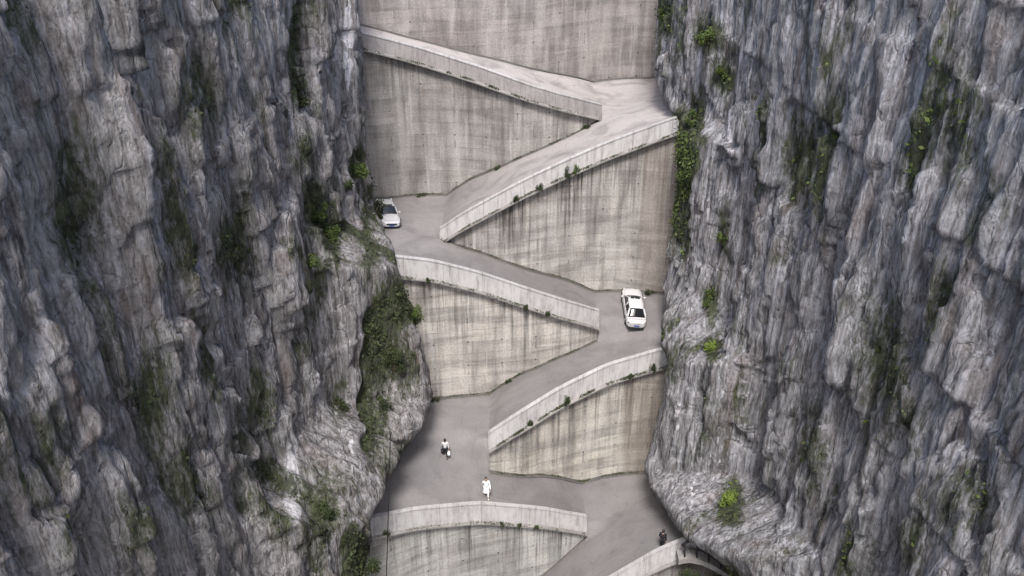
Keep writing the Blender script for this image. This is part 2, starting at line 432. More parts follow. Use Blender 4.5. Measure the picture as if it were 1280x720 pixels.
for i in range(-1, 6):
    side, _ = APEX[i]; x0, x1 = RANGE[i]
    root = empty('retaining_wall', ((x0 + x1) / 2, YP[i]((x0 + x1) / 2), H - 60))
    inv = Matrix.Translation(-root.location)
    def part(name, bm, m, smooth=False):
        o = obj(name, bm, m, root, smooth); o.matrix_parent_inverse = inv; return o
    tag(root, WL[i][0], 'retaining wall', 'retaining walls between the road bends')
    wm = wall_material(*TINTS[i] if i >= 0 else TINTS[6], i + 2)
    # face
    bm = bmesh.new(); uvl = bm.loops.layers.uv.new('UVMap'); lay = bm.verts.layers.float.new('dtop'); ld = bm.verts.layers.float.new('damp')
    xs = frange(x0, x1, .35); prev = None; s = 0; lastp = None
    for x in xs:
        y = YP[i](x)
        if lastp: s += math.hypot(x - lastp[0], y - lastp[1])
        lastp = (x, y)
        zt = (ZR[i](x) - (.15 if i >= 3 else .45)) if i < 5 else -y * tv(-130)
        zb = (ZR[i - 1](x) - .4) if i > -1 else -71
        nz = 26; cur = []
        for k in range(nz + 1):
            z = lerp(zb, zt, k / nz)
            wv = .10 * noise.noise(Vector((x * .35, z * .3, i * 9))) + .035 * noise.noise(Vector((x * 2.1, z * 1.1, i)))
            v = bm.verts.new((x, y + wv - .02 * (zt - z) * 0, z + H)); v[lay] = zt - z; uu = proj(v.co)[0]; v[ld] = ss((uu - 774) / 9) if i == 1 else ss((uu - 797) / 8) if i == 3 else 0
            cur.append((v, (s, z)))
        if prev:
            for k in range(nz):
                uvquad(bm, uvl, lay, (prev[k][0], cur[k][0], cur[k + 1][0], prev[k + 1][0]),
                       (prev[k][1], cur[k][1], cur[k + 1][1], prev[k + 1][1]), None)
        prev = cur
    # end face at the hairpin
    if side:
        xe = x0 if side == -1 else x1; y = YP[i](xe); zt = ZR[i](xe) - (.15 if i >= 3 else .45); zb = (ZR[i - 1](xe) - .4) if i > -1 else -71
        r = []
        for k in range(9):
            z = lerp(zb, zt, k / 8); wv = .10 * noise.noise(Vector((xe * .35, z * .3, i * 9)))
            a = bm.verts.new((xe, y + wv, z + H)); b2 = bm.verts.new((xe, y + 1.1, z + H)); a[lay] = b2[lay] = zt - z; r.append((a, b2, z))
        for p, q in zip(r, r[1:]):
            vs = (p[0], p[1], q[1], q[0])
            if side == -1: vs = vs[::-1]
            f = bm.faces.new(vs)
            for l in f.loops: l[uvl].uv = (s + l.vert.co.y, l.vert.co.z - H)
    bmesh.ops.remove_doubles(bm, verts=bm.verts, dist=.003)
    part('wall_face', bm, wm, True)
    if i < 5:
        yf, zf = YP[i], ZR[i]; xs = frange(x0, x1, .5)
        up = M['parapet_old'] if i >= 4 else M['parapet']; cp = M['parapet']
        w = .34
        # parapet: upright, slightly battered outer face
        lo = -.2 if i >= 3 else -.5
        part('parapet', profile_sweep(xs, [(-.30, lo), (-.12, PH), (.14, PH), (.17, -.1), (.17, lo)], yf, zf), up)
        # coping lip on the road side of the rim
        part('coping', profile_sweep(xs, [(-.17, PH + .003), (-.17, PH + .1), (.2, PH + .1), (.2, PH + .003)], yf, zf), M['parapet'])
        # drip ledge the weeds grow on
        part('ledge', profile_sweep(xs, [(-.55, lo - .2), (-.55, lo - .08), (-.29, lo - .002), (.3, lo - .002), (.3, lo - .2)], yf, zf), M['ledge'])
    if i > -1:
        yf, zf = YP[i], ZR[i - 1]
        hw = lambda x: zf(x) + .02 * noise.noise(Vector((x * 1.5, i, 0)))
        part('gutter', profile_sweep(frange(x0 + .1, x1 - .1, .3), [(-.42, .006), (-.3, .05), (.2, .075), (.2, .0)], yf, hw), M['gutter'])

# ------------------------------------------------------------------ cliffs
def profile(side):
    X = -9.3 if side < 0 else 11.0
    seq = [0, 2, 4, 5] if side < 0 else [-1, 1, 3, 5]
    P = []
    y = YP[seq[0]](X); P.append((y, -72.0))
    for a, b in zip(seq, seq[1:]):
        ya, yb = YP[a](X), YP[b](X)
        P.append((ya, ZR[a](X))); P.append((yb, ZR[b - 1](X)))
    P.append((YP[5](X), 5.0))
    K = []
    for (y0, z0), (y1, z1) in zip(P, P[1:]):
        for k in range(12):
            y, z = lerp(y0, y1, k / 12), lerp(z0, z1, k / 12); K.append((proj((0, y, z + H))[1], y, z))
    K.sort()
    return tab([(v, y) for v, y, z in K]), tab([(v, z) for v, y, z in K])
OUT = {-1: [(-40, 446), (0, 448), (30, 450), (60, 455), (130, 458), (200, 459), (247, 474), (293, 492), (320, 496), (345, 512), (400, 527),
            (450, 538), (500, 545), (545, 523), (615, 489), (640, 469), (665, 470), (720, 467), (800, 465)],
       1: [(-40, 820), (0, 820), (97, 818), (143, 834), (152, 843), (180, 838), (260, 833), (340, 827), (365, 823), (435, 823), (460, 825),
           (520, 818), (560, 807), (590, 800), (625, 819), (675, 851), (700, 893), (725, 915), (800, 930)]}
# (u, v, ru, rv, moss, white, push) patches seen on the rock; push moves the rock in (+) or out (-), metres
PATCH = {-1: [
  (375, 40, 12, 60, .55, 0, .5), (435, 58, 4.2, 62, 0, 1.6, 0), (398, 470, 3, 50, 0, .9, 0), (388, 560, 3, 40, 0, .8, 0), (440, 560, 3, 50, 0, .9, 0), (378, 100, 14, 45, .55, 0, .6), (380, 190, 22, 40, .45, 0, 0), (395, 255, 20, 45, .62, 0, .2), (415, 300, 16, 50, .55, 0, 0),
  (445, 205, 14, 22, .8, 0, 0), (486, 268, 16, 34, .4, 0, 1.1), (400, 350, 16, 40, .5, 0, 0), (365, 310, 18, 30, .4, 0, 0), (465, 300, 16, 60, .6, 0, .3), (468, 250, 12, 50, .5, 0, .2),
  (490, 420, 26, 75, .75, 0, 1.6), (478, 520, 20, 90, .62, 0, 1.4), (510, 380, 16, 40, .85, 0, .5), (495, 580, 14, 50, .35, 0, .8), (430, 500, 16, 60, .4, 0, .6),
  (405, 640, 20, 60, .5, 0, .5), (450, 690, 22, 50, .75, 0, 1.0), (400, 700, 20, 40, .4, 0, 0),
  (362, 610, 15, 80, 0, .95, -.3), (428, 520, 5, 18, 0, .8, 0), (452, 430, 3, 40, 0, .6, 0), (452, 470, 3, 30, 0, .6, 0), (484, 600, 4, 20, 0, .7, 0), (370, 230, 8, 60, 0, .35, 0),
  (425, 610, 16, 60, 0, .12, -.5), (300, 300, 30, 90, .5, 0, .4), (200, 500, 40, 120, .45, 0, .5), (250, 120, 40, 90, .4, 0, 0), (100, 250, 50, 140, .45, 0, .4),
  (60, 560, 40, 90, .4, 0, 0), (310, 560, 26, 100, .35, 0, .4)], 1: [
  (848, 200, 18, 70, .85, 0, .6), (828, 36, 4, 44, 0, 1.5, 0), (885, 250, 3, 60, 0, .9, 0), (912, 180, 4, 60, 0, .9, 0), (868, 610, 3, 50, 0, .8, 0), (898, 560, 3, 50, 0, .8, 0), (840, 260, 14, 60, .8, 0, .5), (868, 150, 14, 50, .6, 0, .3), (885, 45, 22, 32, .6, 0, 0), (900, 95, 20, 30, .6, 0, .4), (905, 290, 12, 60, .42, 0, 0),
  (890, 380, 14, 40, .6, 0, 0), (890, 435, 12, 18, .7, 0, 0), (830, 20, 16, 40, .6, 0, .3), (915, 630, 16, 34, .8, 0, 0), (900, 722, 30, 16, .8, 0, .4), (925, 500, 10, 60, .4, 0, 0),
  (850, 530, 4, 45, 0, .85, 0), (905, 60, 14, 60, 0, .42, 0), (880, 90, 6, 40, 0, .5, 0), (870, 500, 4, 60, 0, .3, 0), (852, 560, 22, 120, 0, .1, -.3), (838, 430, 12, 60, .1, 0, .5),
  (1000, 200, 40, 90, .45, 0, .4), (1100, 450, 50, 130, .45, 0, .4), (1200, 150, 50, 120, .4, 0, 0), (1010, 560, 30, 90, .4, 0, .3), (1220, 620, 40, 80, .4, 0, 0)]}
CL = {}
PL = {-1: (11.2,), 1: (13.4,)}
def build_cliff(side):
    fy, fz = profile(side); outl = curve(OUT[side], 9)
    # gentler profile that the rock follows away from the road
    fsm = tab([(v, sum(fy(max(-60, min(820, v + k * 34))) for k in range(-6, 7)) / 13) for v in range(-60, 821, 20)])
    osm = tab([(v, sum(outl(v + k * 14) for k in range(-5, 6)) / 11) for v in range(-60, 821, 20)])
    NY, NZ = 480, 280
    ymin, ymax = -14.0, 112.0
    bm = bmesh.new(); lm = bm.verts.layers.float.new('moss'); lw = bm.verts.layers.float.new('white')
    grid = []
    for a in range(NY + 1):
        Y = lerp(ymin, ymax, a / NY)
        zt = min(-Y * math.tan(R(13.2)) + 4, 3) + 2.0 * noise.noise(Vector((Y * .12, side * 5, 0)))
        row = []
        for b in range(NZ + 1):
            Z = lerp(-72, zt, b / NZ)
            dp = depth(Y, Z)
            v = 360 - F * (Y * SP + Z * CP) / dp; vv = max(-60, min(820, v))
            Yp, Zp = fy(vv), fz(vv); dd = Yp - Y
            Xs = (outl(vv) - 640) / F * depth(Yp, Zp)
            Xr = Xs * dp / max(1, depth(Yp, Zp))
            if dd > 0:
                k = ss((dd - 3.5) / 9); Ysm = fsm(vv)
                Xf = side * (PL[side][0] + .15 * (74 - Y) + .03 * (Z + 50))
                X = Xr * (1 - k) + Xf * k
                ex = side * (Xr - X) + .5; X += side * (max(0, ex) if ex > 1 else (0 if ex < -1 else (ex + 1) ** 2 / 4))
                X += side * 1.5 * (1 - ss(dd / 3.5))
                amp = ss((dd - 1) / 9)
            else:
                X = Xs + side * (1.5 + min(4, -dd * .3)); amp = 0
            u = 640 + F * X / dp
            q = Vector((Y * .22 + side * 40, Z * .022, X * .03))
            big = 1 - 2 * abs(noise.noise(q))
            mid = noise.fractal(Vector((Y * .95, Z * .085, side * 20)), .8, 2.1, 4)
            sml = noise.fractal(Vector((Y * 3.0, Z * .5, side * 30 + X * .1)), .7, 2.1, 3)
            blk = noise.cell(Vector((Y * .5 + 1.3 * noise.noise(Vector((Y * .4, Z * .2, 3))), Z * .16, side)))
            X += side * (-(big - .4) * 1.15 * amp + mid * .55 * (.35 + .65 * amp) + sml * .22 + .35 * (blk - .5) * amp)
            vd, vp = noise.voronoi(Vector((Y * .42, Z * .10 + .25 * noise.noise(Vector((Y * .3, Z * .1, 2))), side * 9 + X * .12)))
            rf = .32 if side > 0 else .6
            X += side * rf * amp * (.9 * (noise.cell(vp[0] * 7.7) - .5) + .7 * max(0, .22 - (vd[1] - vd[0])) / .22)
            vd, vp = noise.voronoi(Vector((Y * 1.2, Z * .3, side * 19 + X * .3)))
            X += side * rf * (.15 + .85 * amp) * (.32 * (noise.cell(vp[0] * 5.3) - .5) + .22 * max(0, .2 - (vd[1] - vd[0])) / .2)
            m_ = side * (X - Xr) - .05
            if m_ < 0 and dd > 0: X -= side * m_ * .8
            u = 640 + F * X / dp
            if dd < 0: moss = 0; wh = 0; push = 0
            else:
                moss = wh = push = 0
                wu = u + 9 * noise.noise(Vector((Y * .8, Z * .5, 7))); wv = v + 14 * noise.noise(Vector((Y * .6, Z * .3, 17)))
                for pu, pv, ru, rv, mo, w, ps in PATCH[side]:
                    e = (((u if ru < 5 else wu) - pu) / ru) ** 2 + ((wv - pv) / rv) ** 2
                    if e < 3:
                        g_ = math.exp(-e * 1.1); moss = max(moss, mo * g_); wh = max(wh, w * g_); push += ps * g_
                moss = max(moss, .1 + .5 * noise.fractal(Vector((Y * .35, Z * .11, 60 + side)), .9, 2, 3))
            X += side * push * (.3 + .7 * amp)
            m_ = side * (X - Xr) - .05
            if m_ < 0 and dd > 0: X -= side * m_ * .8
            vt = bm.verts.new((X, Y, Z + H)); vt[lm] = max(0, moss); vt[lw] = wh
            row.append(vt)
        grid.append(row)
    for a in range(NY):
        for b in range(NZ):
            vs = (grid[a][b], grid[a + 1][b], grid[a + 1][b + 1], grid[a][b + 1])
            bm.faces.new(vs if side < 0 else vs[::-1])
    # top of the rock running outwards
    prev = [r[-1] for r in grid]
    for st in (3, 8, 18, 45):
        cur = []
        for a, r in enumerate(grid):
            c = r[-1].co; n_ = noise.noise(Vector((c.y * .15, st * .3, side)))
            nv = bm.verts.new((c.x + side * st, c.y, c.z + 1.2 * n_ + st * .15)); nv[lm] = .5; cur.append(nv)
        for a in range(NY):
            vs = (prev[a], prev[a + 1], cur[a + 1], cur[a]); bm.faces.new(vs if side < 0 else vs[::-1])
        prev = cur
    bm.normal_update()
    CL[side] = BVHTree.FromBMesh(bm)
    # spots for leaves
    spots = []
    for f in bm.faces:
        m_ = sum(v[lm] for v in f.verts) / 4
        c = f.calc_center_median()
        nn = noise.fractal(c * .9, .8, 2, 3)
        if m_ > .3 and f.normal.y < .3 and m_ + .45 * nn > .50:
            spots.append((c.copy(), f.normal.copy(), f.calc_area(), m_))
    tag(obj('cliff', bm, M['cliffL' if side < 0 else 'cliffR'], smooth=True), kind='structure')
    return spots
spotsL = build_cliff(-1); spotsR = build_cliff(1)
print('SPOTS', len(spotsL), len(spotsR))
def cliff_at(u, v):
    best = None
    for s in (-1, 1):
        p, n, _, d = CL[s].ray_cast(Vector((0, 0, H)), ray(u, v).normalized())
        if p and (best is None or d < best[2]): best = (p, n, d)
    return best[0], best[1]

# ------------------------------------------------------------------ leaves
def leaf_quad(bm, lay, p, nrm, size, tone):
    t = Vector((random.uniform(-1, 1), random.uniform(-1, 1), random.uniform(-1, 1)))
    n = (nrm * .6 + t * .8).normalized(); a = n.orthogonal().normalized()
    a.rotate(Matrix.Rotation(random.uniform(0, 6.28), 3, n)); b = n.cross(a)
    w = size * random.uniform(.6, 1.2); h = w * random.uniform(1.2, 2.0)
    vs = [bm.verts.new(p + a * w * .5 * sx + b * h * sy) for sx, sy in ((0, -.5), (1, -.05), (0, .5), (-1, -.05))]
    for q in vs: q[lay] = tone
    bm.faces.new(vs)
def ivy(name, spots, n, m, label):
    bm = bmesh.new(); lay = bm.verts.layers.float.new('tone')
    w = [s[2] * (s[3] ** 2) for s in spots]
    for c, nr, ar, mo in random.choices(spots, w, k=n):
        cl = noise.noise(c * 1.3)
        p = c + nr * random.uniform(.0, .14 + .55 * max(0, cl)) + Vector((random.gauss(0, .12), random.gauss(0, .12), random.gauss(0, .15)))
        leaf_quad(bm, lay, p, nr, random.uniform(.08, .2), min(1, max(0, .4 + cl + random.uniform(-.25, .25))))
    o = obj(name, bm, m); tag(o, label, 'creeper', kind='stuff')
ivy('creeper', spotsL, 70000, M['leaf_dark'], 'dark green creepers clinging to the crevices of the left cliff')
ivy('creeper', spotsR, 60000, M['leaf_mid'], 'green creepers hanging down the face of the right cliff')

def shrub(name, p, nrm, r, h, n, m, label, cat, leaf=.09, group=None, droop=0):
    root = empty(name, p); tag(root, label, cat, group)
    bm = bmesh.new(); lay = bm.verts.layers.float.new('tone')
    out = Vector((nrm.x, nrm.y, 0)); out = out.normalized() if out.length > .1 else Vector((0, -1, 0))
    blobs = []
    for k in range(7):
        a = random.uniform(0, 6.28)
        blobs.append((Vector((math.cos(a) * r * .5, math.sin(a) * r * .35, random.uniform(.15, .9) * h)) + out * r * .3, random.uniform(.3, .55) * r))
    tips = []
    for k in range(n):
        c, br = random.choice(blobs)
        d = Vector((random.gauss(0, 1), random.gauss(0, 1), random.gauss(0, 1))).normalized() * br * random.uniform(.35, 1.1)
        d.z *= .8 + .5 * h / max(r, .01) * .4
        q = c + d; q.z -= droop * random.random() ** 2
        leaf_quad(bm, lay, q, d.normalized(), leaf, min(1, max(0, .35 + .5 * noise.noise((q + p) * 2.5) + random.uniform(-.2, .3) + .3 * d.z / br)))
        if k % max(1, n // 14) == 0: tips.append(q)
    obj('foliage', bm, m, root)
    bm = bmesh.new()
    for q in tips[:12]:
        base = Vector((0, 0, 0)); prev = None; ax = (q - base).normalized(); s1 = ax.orthogonal().normalized(); s2 = ax.cross(s1)
        for t in (0, .5, 1):
            c = base.lerp(q, t) + Vector((0, 0, .12 * r * math.sin(t * 3.1))); rr = lerp(.022, .005, t) * (r / .6 + .3)
            cur = [bm.verts.new(c + s1 * rr * math.cos(w) + s2 * rr * math.sin(w)) for w in (0, 2.09, 4.19)]
            if prev:
                for j in range(3): bm.faces.new((prev[j], prev[(j + 1) % 3], cur[(j + 1) % 3], cur[j]))
            prev = cur
    obj('stem', bm, M['stem'], root)
    return root
for u, v, r, h, n, mk, lab in [
    (447, 208, 1.0, 1.2, 1500, 'leaf_mid', 'round green bush on the left cliff edge beside the dark upper left wall'),
    (470, 262, .7, 2.0, 900, 'leaf_dark', 'dark thin bush on the cliff edge touching the partly hidden white car'),
    (506, 352, 1.1, 1.0, 1900, 'leaf_dark', 'dark spreading bush over the left end of the parapet below the partly hidden car'),
    (516, 395, .9, 1.8, 1700, 'leaf_mid', 'tall green bush on the cliff edge beside the cream wall'),
    (398, 262, .9, 1.5, 1000, 'leaf_mid', 'yellow green bush on the left cliff face, level with the partly hidden car'),
    (456, 706, 1.0, 1.4, 1500, 'leaf_dark', 'dark bush in the crevice at the bottom of the left cliff'),
    (883, 48, .8, 1.0, 1100, 'leaf_mid', 'green bush near the top of the right cliff'),
    (903, 92, .6, .8, 700, 'leaf_mid', 'small olive bush below the highest bush on the right cliff'),
    (846, 190, .9, 2.2, 1700, 'leaf_dark', 'tall dark bush hanging at the end of the long climbing parapet'),
    (843, 245, .8, 2.0, 1500, 'leaf_mid', 'green hanging bush at the right edge of the large streaked wall'),
    (829, 18, .6, 1.2, 800, 'leaf_mid', 'yellowish bush beside the cream pipe at the top of the gorge'),
    (890, 372, .6, 1.4, 800, 'leaf_mid', 'dull green bush on the right cliff, level with the white sedan'),
    (890, 434, .55, .7, 900, 'leaf_bright', 'small bright green bush on the middle of the right cliff'),
    (372, 120, .8, 1.4, 1300, 'leaf_dark', 'dark bush high on the left cliff in a vertical crevice'),
    (385, 330, .9, 1.2, 1400, 'leaf_mid', 'olive bush on the left cliff, lower left of the yellow green bush'),
    (412, 290, .8, 1.6, 1300, 'leaf_mid', 'green bush on the left cliff, below right of the yellow green bush'),
    (430, 232, .6, .9, 900, 'leaf_dark', 'dark bush on the left cliff just below the round green bush'),
    (492, 450, .9, 2.2, 1900, 'leaf_dark', 'long dark bush in the deep crevice of the left cliff beside the cream wall'),
    (478, 510, .8, 2.2, 1500, 'leaf_dark', 'dark bush at the lower end of the deep crevice in the left cliff'),
    (408, 640, .9, 1.3, 1400, 'leaf_dark', 'dark bush low on the left cliff, right of the bare white rock'),
    (428, 505, .7, 1.0, 1000, 'leaf_dark', 'dark bush above the small white mark on the left cliff'),
    (868, 150, .7, 1.4, 1200, 'leaf_mid', 'green bush on the right cliff just above the end of the long climbing parapet'),
    (905, 300, .55, 1.1, 800, 'leaf_mid', 'dull bush on the right cliff, level with the large streaked wall'),
    (915, 628, .75, 1.2, 1500, 'leaf_bright', 'bright yellow green bush low on the right cliff'),
]:
    p, nr = cliff_at(u, v)
    shrub('shrub', p - Vector((0, 0, h * .5)), nr, r, h, n, M[mk], lab, 'bush', group='bushes growing on the cliffs')

# weeds on the ledges and at the wall feet
def wall_point(i, u, v):
    d = ray(u, v); Y = 60.0
    for _ in range(20): X = d.x / d.y * Y; Y = YP[i](X)
    return Vector((X, Y, 0))
def weed(i, u, on, r, h, m, label):
    X = wall_point(i, u, 300)
    f = (TOP[i] if on == 'ledge' else BASE[i])(u)
    p = wall_point(i, u, f + (24 if on == 'ledge' else 0))
    z = ZR[i](p.x) - (.28 if i >= 3 else .58) if on == 'ledge' else ZR[i - 1](p.x) + .02
    shrub('weed', Vector((p.x, p.y - (.48 if on == 'ledge' else .35), z + H)), Vector((0, -1, 0)), r, h, int(260 + 500 * r), M[m], label, 'weed',
          .06, 'weeds on the wall ledges and at the wall feet', .25)
for a in [
    (0, 628, 'ledge', .25, .35, 'leaf_dark', 'small dark weed on the ledge of the bottom wall, left of its close pair'),
    (0, 649, 'ledge', .22, .3, 'leaf_dark', 'small dark weed on the ledge of the bottom wall, second of the row of four'),
    (0, 670, 'ledge', .26, .35, 'leaf_dark', 'small dark weed on the ledge of the bottom wall, nearest its hairpin end'),
    (0, 484, 'ledge', .45, .5, 'leaf_dark', 'dark weed where the bottom parapet meets the left cliff beside the hanging cable'),
    (1, 708, 'ledge', .42, .75, 'leaf_dark', 'biggest dark weed on the ledge of the beige wall above the walkers'),
    (1, 663, 'ledge', .3, .5, 'leaf_dark', 'dark weed low on the ledge of the beige wall, nearest its hairpin end'),
    (1, 788, 'ledge', .3, .4, 'leaf_dark', 'dark weed on the ledge of the beige wall below the white sedan'),
    (1, 814, 'ledge', .35, .9, 'leaf_dark', 'upright dark weed on the ledge of the beige wall against the right cliff'),
    (2, 657, 'ledge', .28, .35, 'leaf_dark', 'dark weed in the middle of the ledge of the cream wall'),
    (2, 684, 'ledge', .28, .35, 'leaf_dark', 'dark weed on the ledge of the cream wall, nearer the white sedan'),
    (2, 537, 'ledge', .25, .35, 'leaf_dark', 'dark weed on the ledge of the cream wall near the left cliff'),
    (3, 709, 'ledge', .4, .9, 'leaf_dark', 'upright dark shrublet on the middle of the long climbing ledge, left of two'),
    (3, 720, 'ledge', .35, .7, 'leaf_mid', 'green shrublet on the middle of the long climbing ledge, right of two'),
    (3, 645, 'ledge', .32, .5, 'leaf_dark', 'dark weed low on the ledge of the large streaked wall'),
    (3, 675, 'ledge', .42, .5, 'leaf_dark', 'brownish weed on the ledge of the large streaked wall between two darker ones'),
    (4, 622, 'foot', .35, .35, 'leaf_dark', 'dark weed at the foot of the upper left wall, halfway up the ramp'),
    (4, 527, 'foot', .6, .25, 'leaf_dark', 'low weed patch at the foot of the upper left wall near the hidden car'),
    (4, 733, 'foot', .4, .4, 'leaf_dark', 'dark weed at the foot of the upper left wall by its pointed end'),
    (3, 812, 'foot', .7, .5, 'leaf_dark', 'dark weed patch at the wall foot just right of the white sedan'),
    (2, 545, 'foot', .5, .35, 'leaf_dark', 'dark weed patch at the left foot of the cream wall'),
    (2, 636, 'foot', .35, .25, 'leaf_dark', 'dark weed at the foot of the cream wall, halfway up the ramp'),
]: weed(*a)
# fine grass and moss in the joints: nobody could count it
bm = bmesh.new(); lay = bm.verts.layers.float.new('tone')
for i in range(0, 5):
    x0, x1 = RANGE[i]
    for _ in range(7000):
        x = random.uniform(max(x0 + .1, -14), min(x1 - .1, 14)); lead = noise.noise(Vector((x * .9, i * 7, 1)))
        if lead < random.uniform(-.25, .45): continue
        if random.random() < .6:
            p = Vector((x, YP[i](x) - random.uniform(.3, .6), ZR[i](x) - (.28 if i >= 3 else .58) + H + random.uniform(0, .14)))
        else:
            if i == 0: continue
            p = Vector((x, YP[i](x) - random.uniform(.05, .3), ZR[i - 1](x) + H + random.uniform(.03, .16)))
        leaf_quad(bm, lay, p, Vector((0, -1, .4)), random.uniform(.04, .09), random.random())
for _ in range(0): pass
tag(obj('joint_grass', bm, M['leaf_dark']), 'sparse grass and moss in the joints of the walls and ledges', 'grass', kind='stuff')

# stones fallen at the foot of the cliffs
def stone(p, r, label):
    bm = bmesh.new(); bmesh.ops.create_icosphere(bm, subdivisions=3, radius=r)
    sd = random.uniform(0, 99)
    for v in bm.verts:
        v.co *= 1 + .35 * noise.noise(v.co * (1.4 / r) + Vector((sd, 0, 0))); v.co.z *= .65
    o = obj('rock', bm, M['cliffL']); o.location = p + Vector((0, 0, r * .3)); tag(o, label, 'rock', 'stones fallen on the road edge')

# ------------------------------------------------------------------ ground below everything
bm = bmesh.new(); g = []
for a in range(41):
    r_ = []
    for b in range(41):
        x, y = lerp(-400, 400, a / 40), lerp(-250, 700, b / 40)
        r_.append(bm.verts.new((x, y, H - 71.5 + 1.0 * noise.noise(Vector((x * .02, y * .02, 0))))))
    g.append(r_)
for a in range(40):
    for b in range(40): bm.faces.new((g[a][b], g[a + 1][b], g[a + 1][b + 1], g[a][b + 1]))
tag(obj('ground', bm, M['ground'], smooth=True), kind='structure')
# hill carried by the topmost wall
bm = bmesh.new(); prev = None
for k, (dy, dz) in enumerate([(0.05, 0), (2, .1), (10, 2.5), (30, 10), (80, 26)]):
    cur = []
    for a in range(41):
        x = lerp(-45, 45, a / 40); y = YP[5](x)
        cur.append(bm.verts.new((x, y + dy, -y * tv(-130) + H + dz + (noise.noise(Vector((x * .1, dy, 0))) * 2 if k > 1 else 0))))
    if prev:
        for a in range(40): bm.faces.new((prev[a], prev[a + 1], cur[a + 1], cur[a]))
    prev = cur
tag(obj('hill', bm, M['ground'], smooth=True), kind='structure')

# ------------------------------------------------------------------ tubes
def tube(bm, pts, r, seg=8, closed=False):
    rings = []
    for k, p in enumerate(pts):
        p = Vector(p); a = Vector(pts[max(0, k - 1)]); b = Vector(pts[min(len(pts) - 1, k + 1)])
        t = (b - a).normalized(); s1 = t.cross(Vector((.13, .2, 1)) if abs(t.z) < .9 else Vector((0, 1, 0))).normalized(); s2 = t.cross(s1)
        rr = r[k] if isinstance(r, (list, tuple)) else r
        rings.append([bm.verts.new(p + (s1 * math.cos(w * 6.2832 / seg) + s2 * math.sin(w * 6.2832 / seg)) * rr) for w in range(seg)])
    for r0, r1 in zip(rings, rings[1:]):
        for j in range(seg): bm.faces.new((r0[j], r0[(j + 1) % seg], r1[(j + 1) % seg], r1[j]))
    bm.faces.new(rings[0][::-1]); bm.faces.new(rings[-1])
def hung(name, pix, r, m, label, cat, off=.15):
    P = [cliff_at(u, v)[0] for u, v in pix]
    ymn = min(p.y for p in P)
    bm = bmesh.new(); pts = []
    for (u, v), p in zip(pix, P):
        d = ray(u, v); q = d * ((p.y - off) / d.y) + Vector((0, 0, H)); pts.append(q)
    tube(bm, pts, r); o = obj(name, bm, m, smooth=True); tag(o, label, cat)
# pipes fixed on the rock: straight runs a little proud of the face
def straight_pipe(name, u0, v0, v1, u1, r, m, label):
    best = min(cliff_at(lerp(u0, u1, t / 8), lerp(v0, v1, t / 8))[0].y for t in range(9))
    bm = bmesh.new(); pts = []
    for t in range(9):
        d = ray(lerp(u0, u1, t / 8), lerp(v0, v1, t / 8)); pts.append(d * ((best - .1) / d.y) + Vector((0, 0, H)))
    root = empty(name, pts[-1]); tag(root, label, 'pipe'); inv = Matrix.Translation(-pts[-1])
    tube(bm, pts, r); o = obj('tube', bm, m, root, True); o.matrix_parent_inverse = inv
    for t in (1, 3, 5, 7):
        bm = bmesh.new(); tube(bm, [pts[t] + Vector((0, 0, -.07)), pts[t] + Vector((0, 0, .07))], r * 1.35)
        tube(bm, [pts[t], pts[t] + Vector((0, 1.5, 0))], .03, 6)
        o = obj('bracket', bm, m, root, True); o.matrix_parent_inverse = inv
# cable hanging at the lower left
bm = bmesh.new(); pts = []
for k in range(25):
    t = k / 24; u, v = lerp(488, 481, t), lerp(545, 800, t); d = ray(u, v); pts.append(d * ((49.5 - .4 * math.sin(t * 3.14)) / d.y) + Vector((0, 0, H)))
pts.insert(0, cliff_at(489, 540)[0])
tube(bm, pts, .035, 6); tag(obj('cable', bm, M['cable'], smooth=True), 'thin black cable hanging in front of the left end of the bottom wall', 'cable')

# ------------------------------------------------------------------ iron railing in the lower right corner
def pixel_on_plane(u, v, Y):
    d = ray(u, v); return d * (Y / d.y) + Vector((0, 0, H))
rail_y = 50.6
top_c = [(852, 683), (858, 677), (866, 674), (876, 676), (885, 682), (893, 690), (902, 699), (914, 708), (930, 719)]
base_c = [(852, 697), (862, 695), (876, 698), (890, 704), (902, 711), (914, 719), (930, 730)]
root = empty('railing', pixel_on_plane(852, 697, rail_y)); inv = Matrix.Translation(-root.location)
tag(root, 'dark curved iron railing at the end of the parapet in the bottom right corner', 'railing')
def rpart(name, bm, m, sm=True):
    o = obj(name, bm, m, root, sm); o.matrix_parent_inverse = inv; return o
TP = curve(top_c, 4); BP = curve(base_c, 4)
bm = bmesh.new(); tube(bm, [pixel_on_plane(u, TP(u), rail_y) for u in range(853, 930, 4)], .12); rpart('handrail', bm, M['iron'])
bm = bmesh.new(); tube(bm, [pixel_on_plane(u, (TP(u) * .45 + BP(u) * .55), rail_y) for u in range(853, 930, 4)], .035); rpart('midrail', bm, M['iron'])
for u in range(856, 930, 15):
    bm = bmesh.new(); tube(bm, [pixel_on_plane(u, BP(u) + 3, rail_y), pixel_on_plane(u, TP(u), rail_y)], .06); rpart('post', bm, M['iron'])
bm = bmesh.new(); rings = []
for u in range(848, 940, 4):
    p = pixel_on_plane(u, BP(u), rail_y)
    rings.append([bm.verts.new(p + Vector(q)) for q in ((0, -.2, -.45), (0, -.2, 0), (0, .9, 0), (0, .9, -.6))])
for a, b in zip(rings, rings[1:]):
    for k in range(4): bm.faces.new((a[k], a[(k + 1) % 4], b[(k + 1) % 4], b[k]))
bm.faces.new(rings[0]); bm.faces.new(rings[-1][::-1]); bmesh.ops.recalc_face_normals(bm, faces=bm.faces)
rpart('stone_kerb', bm, M['ledge'], False)
